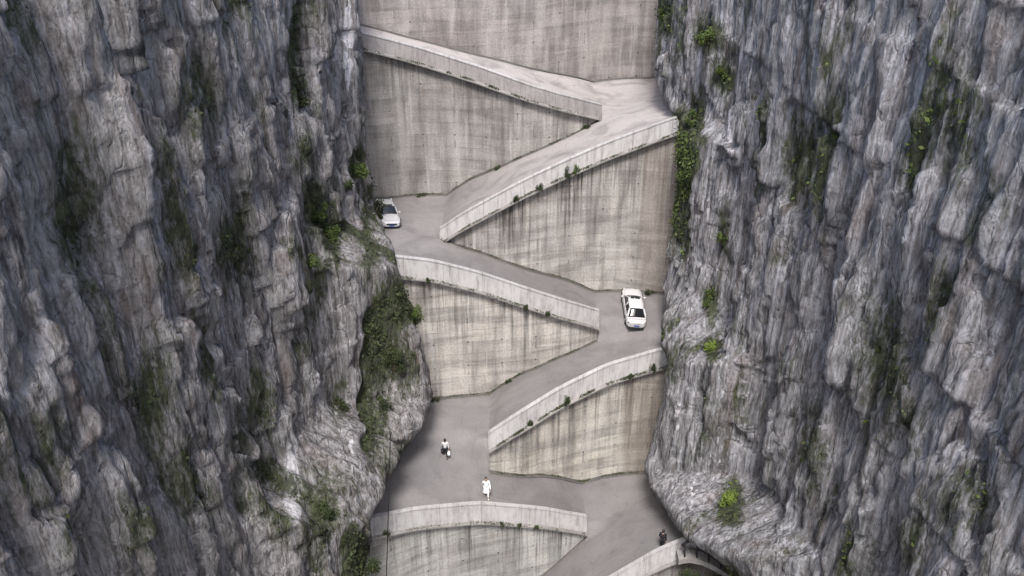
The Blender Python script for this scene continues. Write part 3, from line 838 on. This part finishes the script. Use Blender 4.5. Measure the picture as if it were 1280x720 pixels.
for k, (u, v, r, lab) in enumerate([(862, 716, 1.1, 'dark bush hanging under the left end of the curved railing'),
                                    (888, 722, 1.2, 'dark bush hanging under the lower end of the curved railing')]):
    shrub('shrub', pixel_on_plane(u, v + 6, rail_y - .1), Vector((0, -1, 0)), r, .9, 2200, M['leaf_dark'], lab, 'bush', group='bushes growing on the cliffs', droop=1.2)

# ------------------------------------------------------------------ cars
def prism_sweep(pts2, y0, y1, bev=0):
    bm = bmesh.new(); a = [bm.verts.new((x, y0, z)) for x, z in pts2]; b = [bm.verts.new((x, y1, z)) for x, z in pts2]
    n = len(a)
    for k in range(n): bm.faces.new((a[k], a[(k + 1) % n], b[(k + 1) % n], b[k]))
    bm.faces.new(a[::-1]); bm.faces.new(b); bmesh.ops.recalc_face_normals(bm, faces=bm.faces)
    if bev: bmesh.ops.bevel(bm, geom=list(bm.edges), offset=bev, segments=2, affect='EDGES')
    return bm
def box(bm, c, s):
    r = bmesh.ops.create_cube(bm, size=1); bmesh.ops.scale(bm, vec=s, verts=r['verts']); bmesh.ops.translate(bm, vec=c, verts=r['verts'])
def make_car(label, L=4.7, W=1.82, hatch=False):
    root = empty('car'); tag(root, label, 'car', 'white cars on the road')
    hl, hw = L / 2, W / 2
    # body: stations from nose (+x) to tail, each (x, half width, sill z, belt z)
    ST = [(hl, .42, .34, .58), (hl - .08, .64, .24, .68), (hl - .3, .82, .20, .77), (hl - .7, .91, .19, .84), (hl - 1.25, .91, .18, .92), (.45, .90, .18, .95),
          (-.4, .90, .18, .965), (-1.2, .905, .18, .98), (-hl + .75, .90, .20, 1.0), (-hl + .3, .85, .24, 1.0), (-hl + .08, .70, .30, .95), (-hl, .52, .38, .84)]
    prof = [(0, 0), (.55, 0), (.93, .04), (1.0, .25), (1.0, .55), (.985, .78), (.9, .95), (.55, 1.0), (0, 1.03)]
    bm = bmesh.new(); rings = []
    for x, w, z0, z1 in ST:
        w *= hw / .91; r = []
        for s_ in (1, -1):
            pp = prof if s_ == 1 else prof[-2:0:-1]
            for a, b in pp: r.append(bm.verts.new((x, s_ * a * w, lerp(z0, z1, b))))
        rings.append(r)
    n = len(rings[0])
    for r0, r1 in zip(rings, rings[1:]):
        for k in range(n): bm.faces.new((r0[k], r0[(k + 1) % n], r1[(k + 1) % n], r1[k]))
    bm.faces.new(rings[0]); bm.faces.new(rings[-1][::-1]); bmesh.ops.recalc_face_normals(bm, faces=bm.faces)
    bmesh.ops.subdivide_edges(bm, edges=[], cuts=0)
    body = obj('body', bm, M['paint'], root, True)
    md = body.modifiers.new('s', 'SUBSURF'); md.levels = md.render_levels = 2
    # cabin
    xf, xr = (.95 if hatch else 1.1), -1.85 if not hatch else -1.95
    tf, tr = .35, -1.2 if not hatch else -1.45
    zb, zr = .93, 1.46
    wb, wt = hw * .90, hw * .68
    def q(x, y, z): return Vector((x, y, z))
    # roof panel, gently domed
    bm = bmesh.new(); g_ = []
    for a in range(9):
        r = []
        for b in range(9):
            s_, t = a / 8, b / 8 * 2 - 1
            x = lerp(tf, tr, s_); bow = 1 - .16 * (2 * s_ - 1) ** 2
            y = t * (wt + .03) * (1 - .05 * (2 * s_ - 1) ** 2); z = zr - .05 + .055 * (1 - t * t) ** .6 + .03 * math.sin(math.pi * s_)
            r.append(bm.verts.new((x, y, z)))
        g_.append(r)
    for a in range(8):
        for b in range(8): bm.faces.new((g_[a][b], g_[a][b + 1], g_[a + 1][b + 1], g_[a + 1][b]))
    bmesh.ops.recalc_face_normals(bm, faces=bm.faces)
    ex = bmesh.ops.solidify(bm, geom=list(bm.faces), thickness=.04)
    obj('roof', bm, M['paint'], root, True)
    bm = bmesh.new(); box(bm, (tf - .16, 0, zr + .012), (.3, .8, .05)); bmesh.ops.bevel(bm, geom=list(bm.edges), offset=.012, segments=2, affect='EDGES')
    obj('sunroof', bm, M['glass'], root, True)
    # glass: windscreen, rear window, side windows, and painted pillars
    def pane(name, c4, m=M['glass'], bulge=.03, inset=0.0):
        bm = bmesh.new(); N = 6; gg = []
        nrm = (c4[1] - c4[0]).cross(c4[3] - c4[0]).normalized()
        if nrm.dot(sum(c4, Vector()) / 4 - Vector((-.3, 0, 1.0))) < 0: nrm = -nrm
        for a in range(N + 1):
            r = []
            for b in range(N + 1):
                s_, t = a / N, b / N
                p = (c4[0].lerp(c4[1], s_)).lerp(c4[3].lerp(c4[2], s_), t)
                r.append(bm.verts.new(p + nrm * bulge * math.sin(math.pi * s_) * (1)))
            gg.append(r)
        for a in range(N):
            for b in range(N): bm.faces.new((gg[a][b], gg[a + 1][b], gg[a + 1][b + 1], gg[a][b + 1]))
        bmesh.ops.recalc_face_normals(bm, faces=bm.faces)
        bmesh.ops.solidify(bm, geom=list(bm.faces), thickness=.02)
        return obj(name, bm, m, root, True)
    k = .93
    pane('windscreen', [q(xf, -wb * k, zb), q(xf, wb * k, zb), q(tf + .02, wt * k, zr - .02), q(tf + .02, -wt * k, zr - .02)], bulge=.07)
    pane('rear_window', [q(xr, -wb * k, zb + .05), q(xr, wb * k, zb + .05), q(tr - .02, wt * k, zr - .02), q(tr - .02, -wt * k, zr - .02)], bulge=.06)
    for s_ in (1, -1):
        yb, yt = s_ * wb, s_ * wt
        a0, a1, b0, b1 = xf - .16, -.28, tf - .05, -.28
        pane('side_window', [q(a0, yb, zb), q(-.30, yb, zb), q(-.30, yt, zr - .05), q(b0, yt, zr - .05)], bulge=.0)
        pane('side_window', [q(-.38, yb, zb), q(xr + .35, yb, zb + .02), q(tr + .06, yt, zr - .05), q(-.38, yt, zr - .05)], bulge=.0)
        # painted pillars
        for name, A, B, w_ in (('pillar', q(xf, yb * .97, zb - .03), q(tf, yt * .98, zr - .03), .045), ('pillar', q(-.34, yb, zb - .03), q(-.34, yt, zr - .04), .045),
                               ('pillar', q(xr, yb * .96, zb - .02), q(tr, yt * .98, zr - .03), .08)):
            bm = bmesh.new(); tube(bm, [A, A.lerp(B, .5) + Vector((0, s_ * .015, .01)), B], w_, 8); obj(name, bm, M['paint'], root, True)
        # mirror, handles, sill trim
        bm = bmesh.new(); bmesh.ops.create_uvsphere(bm, u_segments=12, v_segments=8, radius=.5); bmesh.ops.scale(bm, vec=(.16, .24, .15), verts=bm.verts)
        bmesh.ops.translate(bm, vec=(xf - .25, s_ * (hw + .08), 1.0), verts=bm.verts); obj('side_mirror', bm, M['paint'], root, True)
        for hx in (.05, -.95):
            bm = bmesh.new(); box(bm, (hx, s_ * (hw - .005), .80), (.2, .04, .035)); obj('door_handle', bm, M['chrome'], root)
        bm = bmesh.new(); box(bm, (.05, s_ * (hw - .02), .24), (2.3, .05, .09)); obj('sill_trim', bm, M['trim'], root)
        # lamps
        bm = bmesh.new(); bmesh.ops.create_uvsphere(bm, u_segments=14, v_segments=8, radius=.5); bmesh.ops.scale(bm, vec=(.30, .30, .12), verts=bm.verts)
        bmesh.ops.translate(bm, vec=(hl - .235, s_ * hw * .66, .64), verts=bm.verts); obj('headlight', bm, M['lamp'], root, True)
        bm = bmesh.new(); bmesh.ops.create_uvsphere(bm, u_segments=14, v_segments=8, radius=.5); bmesh.ops.scale(bm, vec=(.2, .36, .12), verts=bm.verts)
        bmesh.ops.translate(bm, vec=(-hl + .17, s_ * hw * .64, .80), verts=bm.verts); obj('tail_light', bm, M['tail'], root, True)
        for wx in (hl - .92, -hl + 1.0):
            t = obj('wheel', (lambda b: b)(wheel_bm(.325, .215)), M['rubber'], root, True); t.location = (wx, s_ * (hw - .13), .325)
            rm = obj('rim', wheel_bm(.225, .225), M['rim'], t, True)
            ar = bmesh.new(); arch(ar, wx, s_ * (hw - .004), .325, .385); obj('wheel_arch', ar, M['trim'], root)
    bm = bmesh.new(); box(bm, (-hl + .02, 0, .56), (.05, .46, .15)); obj('number_plate', bm, M['plate'], root)
    bm = bmesh.new(); box(bm, (hl - .02, 0, .40), (.05, .46, .13)); obj('number_plate', bm, M['plate'], root)
    bm = bmesh.new(); box(bm, (-hl + .02, 0, .33), (.12, 1.3, .14)); obj('rear_bumper_trim', bm, M['trim'], root)
    bm = bmesh.new(); box(bm, (hl - .03, 0, .52), (.1, .9, .13)); obj('grille', bm, M['trim'], root)
    bm = bmesh.new(); box(bm, (-hl + .02, 0, .80), (.06, .5, .03)); obj('boot_trim', bm, M['chrome'], root)
    for x in (-.28,):
        for s_ in (1, -1):
            bm = bmesh.new(); box(bm, (x - .05, s_ * (hw - .004), .6), (.012, .012, .6)); obj('door_seam', bm, M['trim'], root)
    bm = bmesh.new()
    for s_ in (1, -1): tube(bm, [(xf + .02, s_ * .72, .955), (hl - .7, s_ * .66, .865), (hl - .3, s_ * .6, .80)], .006, 6)
    tube(bm, [(hl - .3, -.6, .8), (hl - .22, 0, .80), (hl - .3, .6, .8)], .006, 6); obj('bonnet_seam', bm, M['trim'], root)
    bm = bmesh.new(); tube(bm, [(xr - .28, -.74, 1.015), (xr - .3, 0, 1.03), (xr - .28, .74, 1.015)], .008, 6); obj('boot_seam', bm, M['trim'], root)
    for s_ in (.1, .45):
        bm = bmesh.new(); tube(bm, [(xf + .03, s_ - .3, .985), (xf - .28, s_ + .25, 1.16)], .01, 6); obj('wiper', bm, M['trim'], root)
    return root
def wheel_bm(r, w):
    bm = bmesh.new(); prof = [(0, -w / 2), (r * .9, -w / 2), (r, -w / 2 + .03), (r, w / 2 - .03), (r * .9, w / 2), (0, w / 2)]
    rings = []
    for k in range(24):
        a = k / 24 * 6.28318; rings.append([bm.verts.new((q[0] * math.cos(a), q[1], q[0] * math.sin(a))) for q in prof])
    for k in range(24):
        r0, r1 = rings[k], rings[(k + 1) % 24]
        for j in range(5): bm.faces.new((r0[j], r0[j + 1], r1[j + 1], r1[j]))
    bmesh.ops.remove_doubles(bm, verts=bm.verts, dist=1e-4); bmesh.ops.recalc_face_normals(bm, faces=bm.faces); return bm
def arch(bm, cx, y, cz, r):
    pts = [(cx + r * math.cos(a), y, cz + r * math.sin(a)) for a in [R(k) for k in range(-5, 186, 10)]]
    tube(bm, pts, .03, 6)
def place_car(root, u, v, yaw):
    p, n = road_at(u, v)
    f = Vector((math.cos(yaw), math.sin(yaw), 0)); zf = road_z(p.x + f.x * 1.4, p.y + f.y * 1.4)[0]; zb = road_z(p.x - f.x * 1.4, p.y - f.y * 1.4)[0]
    fx = (zf - zb).normalized() if zf and zb else f
    side = Vector((-f.y, f.x, 0)); sl = road_z(p.x + side.x * .8, p.y + side.y * .8)[0]; sr = road_z(p.x - side.x * .8, p.y - side.y * .8)[0]
    sy = (sl - sr).normalized() if sl and sr else side
    up = fx.cross(sy).normalized(); sy = up.cross(fx)
    m = Matrix((fx, sy, up)).transposed().to_4x4(); c = (zf + zb) / 2 if zf and zb else p
    root.matrix_world = Matrix.Translation(c) @ m
    print('CAR', root.matrix_world.translation, proj(c), 'slope', fx.z)
def zclean(root): pass
c1 = make_car('whole white sedan at the right hand hairpin, its back window and boot facing us', 5.05)
place_car(c1, 791, 388, R(90))
c2 = make_car('white car half hidden behind the left cliff, facing down the road', 4.95, 1.8, True)
place_car(c2, 483, 275, R(-73))

# ------------------------------------------------------------------ people
def skin_bm(verts, edges, radii, root=0, sub=2):
    me = bpy.data.meshes.new('t'); me.from_pydata([tuple(v) for v in verts], edges, [])
    o = bpy.data.objects.new('t', me); C.objects.link(o)
    o.modifiers.new('k', 'SKIN').use_smooth_shade = True
    sv = me.skin_vertices[0].data if me.skin_vertices else None
    if sv is None:
        bm = bmesh.new(); bm.from_mesh(me); bm.verts.layers.skin.verify(); bm.to_mesh(me); bm.free(); sv = me.skin_vertices[0].data
    for k, r in enumerate(radii): sv[k].radius = (r, r) if not isinstance(r, tuple) else r; sv[k].use_root = (k == root)
    s = o.modifiers.new('s', 'SUBSURF'); s.levels = s.render_levels = sub
    dg = bpy.context.evaluated_depsgraph_get(); ev = o.evaluated_get(dg); m2 = bpy.data.meshes.new_from_object(ev)
    bm = bmesh.new(); bm.from_mesh(m2); bpy.data.objects.remove(o); return bm
def merge(a, b):
    me = bpy.data.meshes.new('t'); b.to_mesh(me); b.free(); a.from_mesh(me); bpy.data.meshes.remove(me); return a
def person(label, loc, yaw, stride=.25, arms=(.15, -.2), top='white_cloth', legs='white_cloth', dress=False, lean=0.0, hgt=1.8, bend=0.0):
    root = empty('person', loc, yaw); tag(root, label, 'person')
    k = hgt / 1.75; root.scale = (k, k, k)
    # local: faces +x, y to its left
    hip = Vector((0, 0, .93)); chest = Vector((lean * .35, 0, 1.28)); neck = Vector((lean * .5, 0, 1.46)); head = Vector((lean * .6 + .01, 0, 1.62))
    V, E, Rr = [], [], []
    def add(p, r, par=None):
        V.append(Vector(p)); Rr.append(r)
        if par is not None: E.append((par, len(V) - 1))
        return len(V) - 1
    h = add(hip, .11); wst = add(hip.lerp(chest, .45), .10, h); ch = add(chest, .12, wst); nk = add(neck, .06, ch); hd = add(head - Vector((0, 0, .06)), .055, nk)
    J = {}
    for s, st in ((1, stride), (-1, -stride)):
        hp = Vector((0, s * .10, .88)); kn = Vector((st * .55 + .04, s * .10, .49 )); an = Vector((st * 1.0 - (.05 if st < 0 else 0), s * .10, .09 + (.05 if st < 0 else 0)))
        a = add(hp, .095, h); b = add(hp.lerp(kn, .5), .08, a); c = add(kn, .06, b); d = add(kn.lerp(an, .4), .055, c); e = add(an, .036, d)
        f = add(an + Vector((.10, 0, -.05)), .035, e); f2 = add(an + Vector((.17, 0, -.06)), .03, f)
        J['leg', s] = [hp, kn, an]
    for s, sw in ((1, arms[0]), (-1, arms[1])):
        sh = chest + Vector((0, s * .185, .11)); el = sh + Vector((sw * .6, s * .05, -.28)); wr = el + Vector((sw * .9 + .05, s * .01, -.235))
        a = add(chest + Vector((0, s * .09, .1)), .055, ch); b = add(sh, .045, a); c = add(el, .04, b); d = add(wr, .026, c)
        pal = wr + Vector((.01, 0, -.07)); e = add(pal, .030, d)
        J['arm', s] = [sh, el, wr, pal]
    body = skin_bm(V, E, Rr)
    # fingers and thumbs
    for s in (1, -1):
        wr, pal = J['arm', s][2], J['arm', s][3]
        for q, ln in enumerate((.055, .064, .060, .048)):
            b0 = pal + Vector(((q - 1.5) * .018, 0, -.01)); p1 = b0 + Vector((0, 0, -ln * .6)); p2 = p1 + Vector((.0, -s * .008, -ln * .45)); p3 = p2 + Vector((0, -s * .014, -ln * .3))
            merge(body, skin_bm([b0, p1, p2, p3], [(0, 1), (1, 2), (2, 3)], [.009, .0085, .008, .006], sub=1))
        t0 = wr + Vector((.018, 0, -.03)); t1 = t0 + Vector((.028, -s * .01, -.03)); t2 = t1 + Vector((.008, -s * .006, -.03))
        merge(body, skin_bm([t0, t1, t2], [(0, 1), (1, 2)], [.012, .010, .008], sub=1))
    # head with face
    hb = bmesh.new(); bmesh.ops.create_uvsphere(hb, u_segments=24, v_segments=16, radius=1)
    for v in hb.verts:
        x, y, z = v.co; w = 1 - .22 * max(0, -z)
        v.co = Vector((x * .098 * w, y * .077 * w, z * .118))
        if x > .8 and abs(y) < .2 and -.35 < z < .05: v.co.x += .022
        if x > .7 and .18 < abs(y) < .5 and 0 < z < .2: v.co.x -= .010
        if x > .8 and abs(y) < .35 and -.6 < z < -.45: v.co.x += .006
    for s in (1, -1):
        e_ = bmesh.new(); bmesh.ops.create_uvsphere(e_, u_segments=8, v_segments=6, radius=.5); bmesh.ops.scale(e_, vec=(.04, .018, .06), verts=e_.verts)
        bmesh.ops.translate(e_, vec=(0, s * .078, -.005), verts=e_.verts); merge(hb, e_)
    bmesh.ops.translate(hb, vec=head, verts=hb.verts); merge(body, hb)
    obj('body', body, M['skin'], root, True)
    for s in (1, -1):
        for nm, yy, zz, sc in (('eye', .032, .008, (.012, .02, .012)),):
            b = bmesh.new(); bmesh.ops.create_uvsphere(b, u_segments=8, v_segments=6, radius=.5); bmesh.ops.scale(b, vec=sc, verts=b.verts)
            bmesh.ops.translate(b, vec=head + Vector((.084, s * yy, zz)), verts=b.verts); obj(nm, b, M['hair'], root, True)
    b = bmesh.new(); bmesh.ops.create_uvsphere(b, u_segments=8, v_segments=6, radius=.5); bmesh.ops.scale(b, vec=(.01, .045, .012), verts=b.verts)
    bmesh.ops.translate(b, vec=head + Vector((.087, 0, -.055)), verts=b.verts); obj('mouth', b, M['tail'], root, True)
    b = bmesh.new(); bmesh.ops.create_uvsphere(b, u_segments=20, v_segments=14, radius=1)
    for v in b.verts:
        x, y, z = v.co; v.co = Vector((x * .112 - .018, y * .094, z * .14 + .006))
        if x > .35 and z < .45: v.co.x = min(v.co.x, .03); v.co.y *= .9
        if dress and z < 0 and x < .2: v.co.z -= .14 * -z
    bmesh.ops.translate(b, vec=head, verts=b.verts); obj('hair', b, M['hair'], root, True)
    # clothes a little outside the body
    tv_, te, tr_ = [hip + Vector((0, 0, -.04)), hip.lerp(chest, .5), chest, chest + Vector((0, 0, .13))], [(0, 1), (1, 2), (2, 3)], [.16, .15, .17, .105]
    for s in (1, -1):
        sh, el, wr, _ = J['arm', s]; n0 = len(tv_)
        tv_ += [chest + Vector((0, s * .1, .1)), sh, sh.lerp(el, .6), el, el.lerp(wr, .85)]; te += [(2, n0), (n0, n0 + 1), (n0 + 1, n0 + 2), (n0 + 2, n0 + 3), (n0 + 3, n0 + 4)]
        tr_ += [.105, .085, .064, .056, .046]
    obj('shirt' if not dress else 'blouse', skin_bm(tv_, te, tr_), M[top], root, True)
    lv, le, lr = [hip], [], [.145]
    for s in (1, -1):
        hp, kn, an = J['leg', s]; n0 = len(lv)
        lv += [hp, hp.lerp(kn, .5), kn, kn.lerp(an, .5), an + Vector((0, 0, .03))]; le += [(0, n0)] + [(n0 + j, n0 + j + 1) for j in range(4)]; lr += [.11, .095, .075, .066, .055]
    obj('trousers', skin_bm(lv, le, lr), M[legs], root, True)
    if dress:
        b = bmesh.new(); pr = None
        for z, r in ((1.12, .135), (1.0, .16), (.85, .19), (.65, .225), (.5, .25)):
            cur = [b.verts.new((r * (.85 + .06 * math.sin(w_ * 5)) * math.cos(w_ * .3927) + stride * .15 * (1 - z), r * (1 + .07 * math.sin(w_ * 3)) * math.sin(w_ * .3927), z)) for w_ in range(16)]
            if pr:
                for j in range(16): b.faces.new((pr[j], pr[(j + 1) % 16], cur[(j + 1) % 16], cur[j]))
            pr = cur
        bmesh.ops.recalc_face_normals(b, faces=b.faces); obj('skirt', b, M[top], root, True)
    for s in (1, -1):
        an = J['leg', s][2]
        b = skin_bm([an + Vector((-.03, 0, -.045)), an + Vector((.05, 0, -.05)), an + Vector((.18, 0, -.065))], [(0, 1), (1, 2)], [.05, .048, .036], sub=1)
        obj('shoe', b, M['white_cloth' if dress else 'black_cloth'], root, True)
    return root, J
def foot(u, v):
    p, _ = road_at(u, v); return p
pA, JA = person('person in a pale top and black trousers carrying a white bag on the left hairpin', foot(557, 572), R(95), .2, (.1, -.1), 'pale_cloth', 'black_cloth', hgt=1.95)
pB, JB = person('black haired person in white clothes walking by the bottom parapet', foot(608, 621), R(-80), .24, (.22, -.2), 'white_cloth', 'white_cloth', True, hgt=2.0)
pC, JC = person('person dressed all in black beside the parapet at the bottom right hairpin', foot(827, 686), R(70), .16, (.12, -.12), 'black_cloth', 'black_cloth', hgt=1.95)
def bag(name, p, J, s, size, m, label, cat):
    w = p.matrix_world if False else Matrix.Translation(p.location) @ Matrix.Rotation(p.rotation_euler.z, 4, 'Z') @ Matrix.Scale(p.scale.x, 4)
    hnd = w @ (J['arm', s][3] + Vector((0, 0, -.05)))
    root = empty(name, hnd, p.rotation_euler.z); tag(root, label, cat)
    b = bmesh.new(); box(b, (0, 0, -.16 - size[2] / 2), size); bmesh.ops.bevel(b, geom=list(b.edges), offset=.035, segments=3, affect='EDGES')
    for v in b.verts:
        if v.co.z < -.16 - size[2] / 2: v.co.x *= 1.12; v.co.y *= 1.15
    obj('bag_body', b, m, root, True)
    b = bmesh.new(); tube(b, [(-size[0] * .3, 0, -.17), (-size[0] * .2, 0, -.04), (0, 0, .0), (size[0] * .2, 0, -.04), (size[0] * .3, 0, -.17)], .012, 6); obj('handle', b, m, root, True)
bag('bag', pA, JA, -1, (.36, .2, .34), M['bag_white'], 'white bag in the right hand of the person in the pale top', 'bag')
bag('bag', pA, JA, 1, (.32, .16, .26), M['bag_dark'], 'small dark bag in the left hand of the person in the pale top', 'bag')

# ------------------------------------------------------------------ camera, light
cam = bpy.data.cameras.new('camera'); co = bpy.data.objects.new('camera', cam); C.objects.link(co)
co.location = (0, 0, H); co.rotation_euler = (R(90) - PITCH, 0, 0)
cam.sensor_width = 36; cam.lens = 36 * F / 1280; cam.clip_end = 2000; bpy.context.scene.camera = co
w = bpy.data.worlds.new('World'); bpy.context.scene.world = w; w.use_nodes = True; nt = w.node_tree
sky = nt.nodes.new('ShaderNodeTexSky'); sky.sky_type = 'NISHITA'; sky.sun_disc = False
EL, AZ = R(58), R(184)                                # sun high, behind the viewer and a little to the left
sky.sun_elevation = EL; sky.sun_rotation = AZ; sky.dust_density = 3.0; sky.air_density = 1.0; sky.ozone_density = .6
bg = nt.nodes['Background']; bg.inputs[1].default_value = .125; nt.links.new(sky.outputs[0], bg.inputs[0])
sun = bpy.data.lights.new('sun', 'SUN'); sun.energy = 2.1; sun.angle = R(13); sun.color = (1, .97, .94)
so = bpy.data.objects.new('sun', sun); C.objects.link(so)
d = Vector((math.sin(AZ) * math.cos(EL), math.cos(AZ) * math.cos(EL), math.sin(EL)))
so.rotation_euler = d.to_track_quat('Z', 'Y').to_euler()
vs = bpy.context.scene.view_settings
vs.view_transform = 'Standard'; vs.look = 'None'; vs.gamma = 1; vs.exposure = 1.2
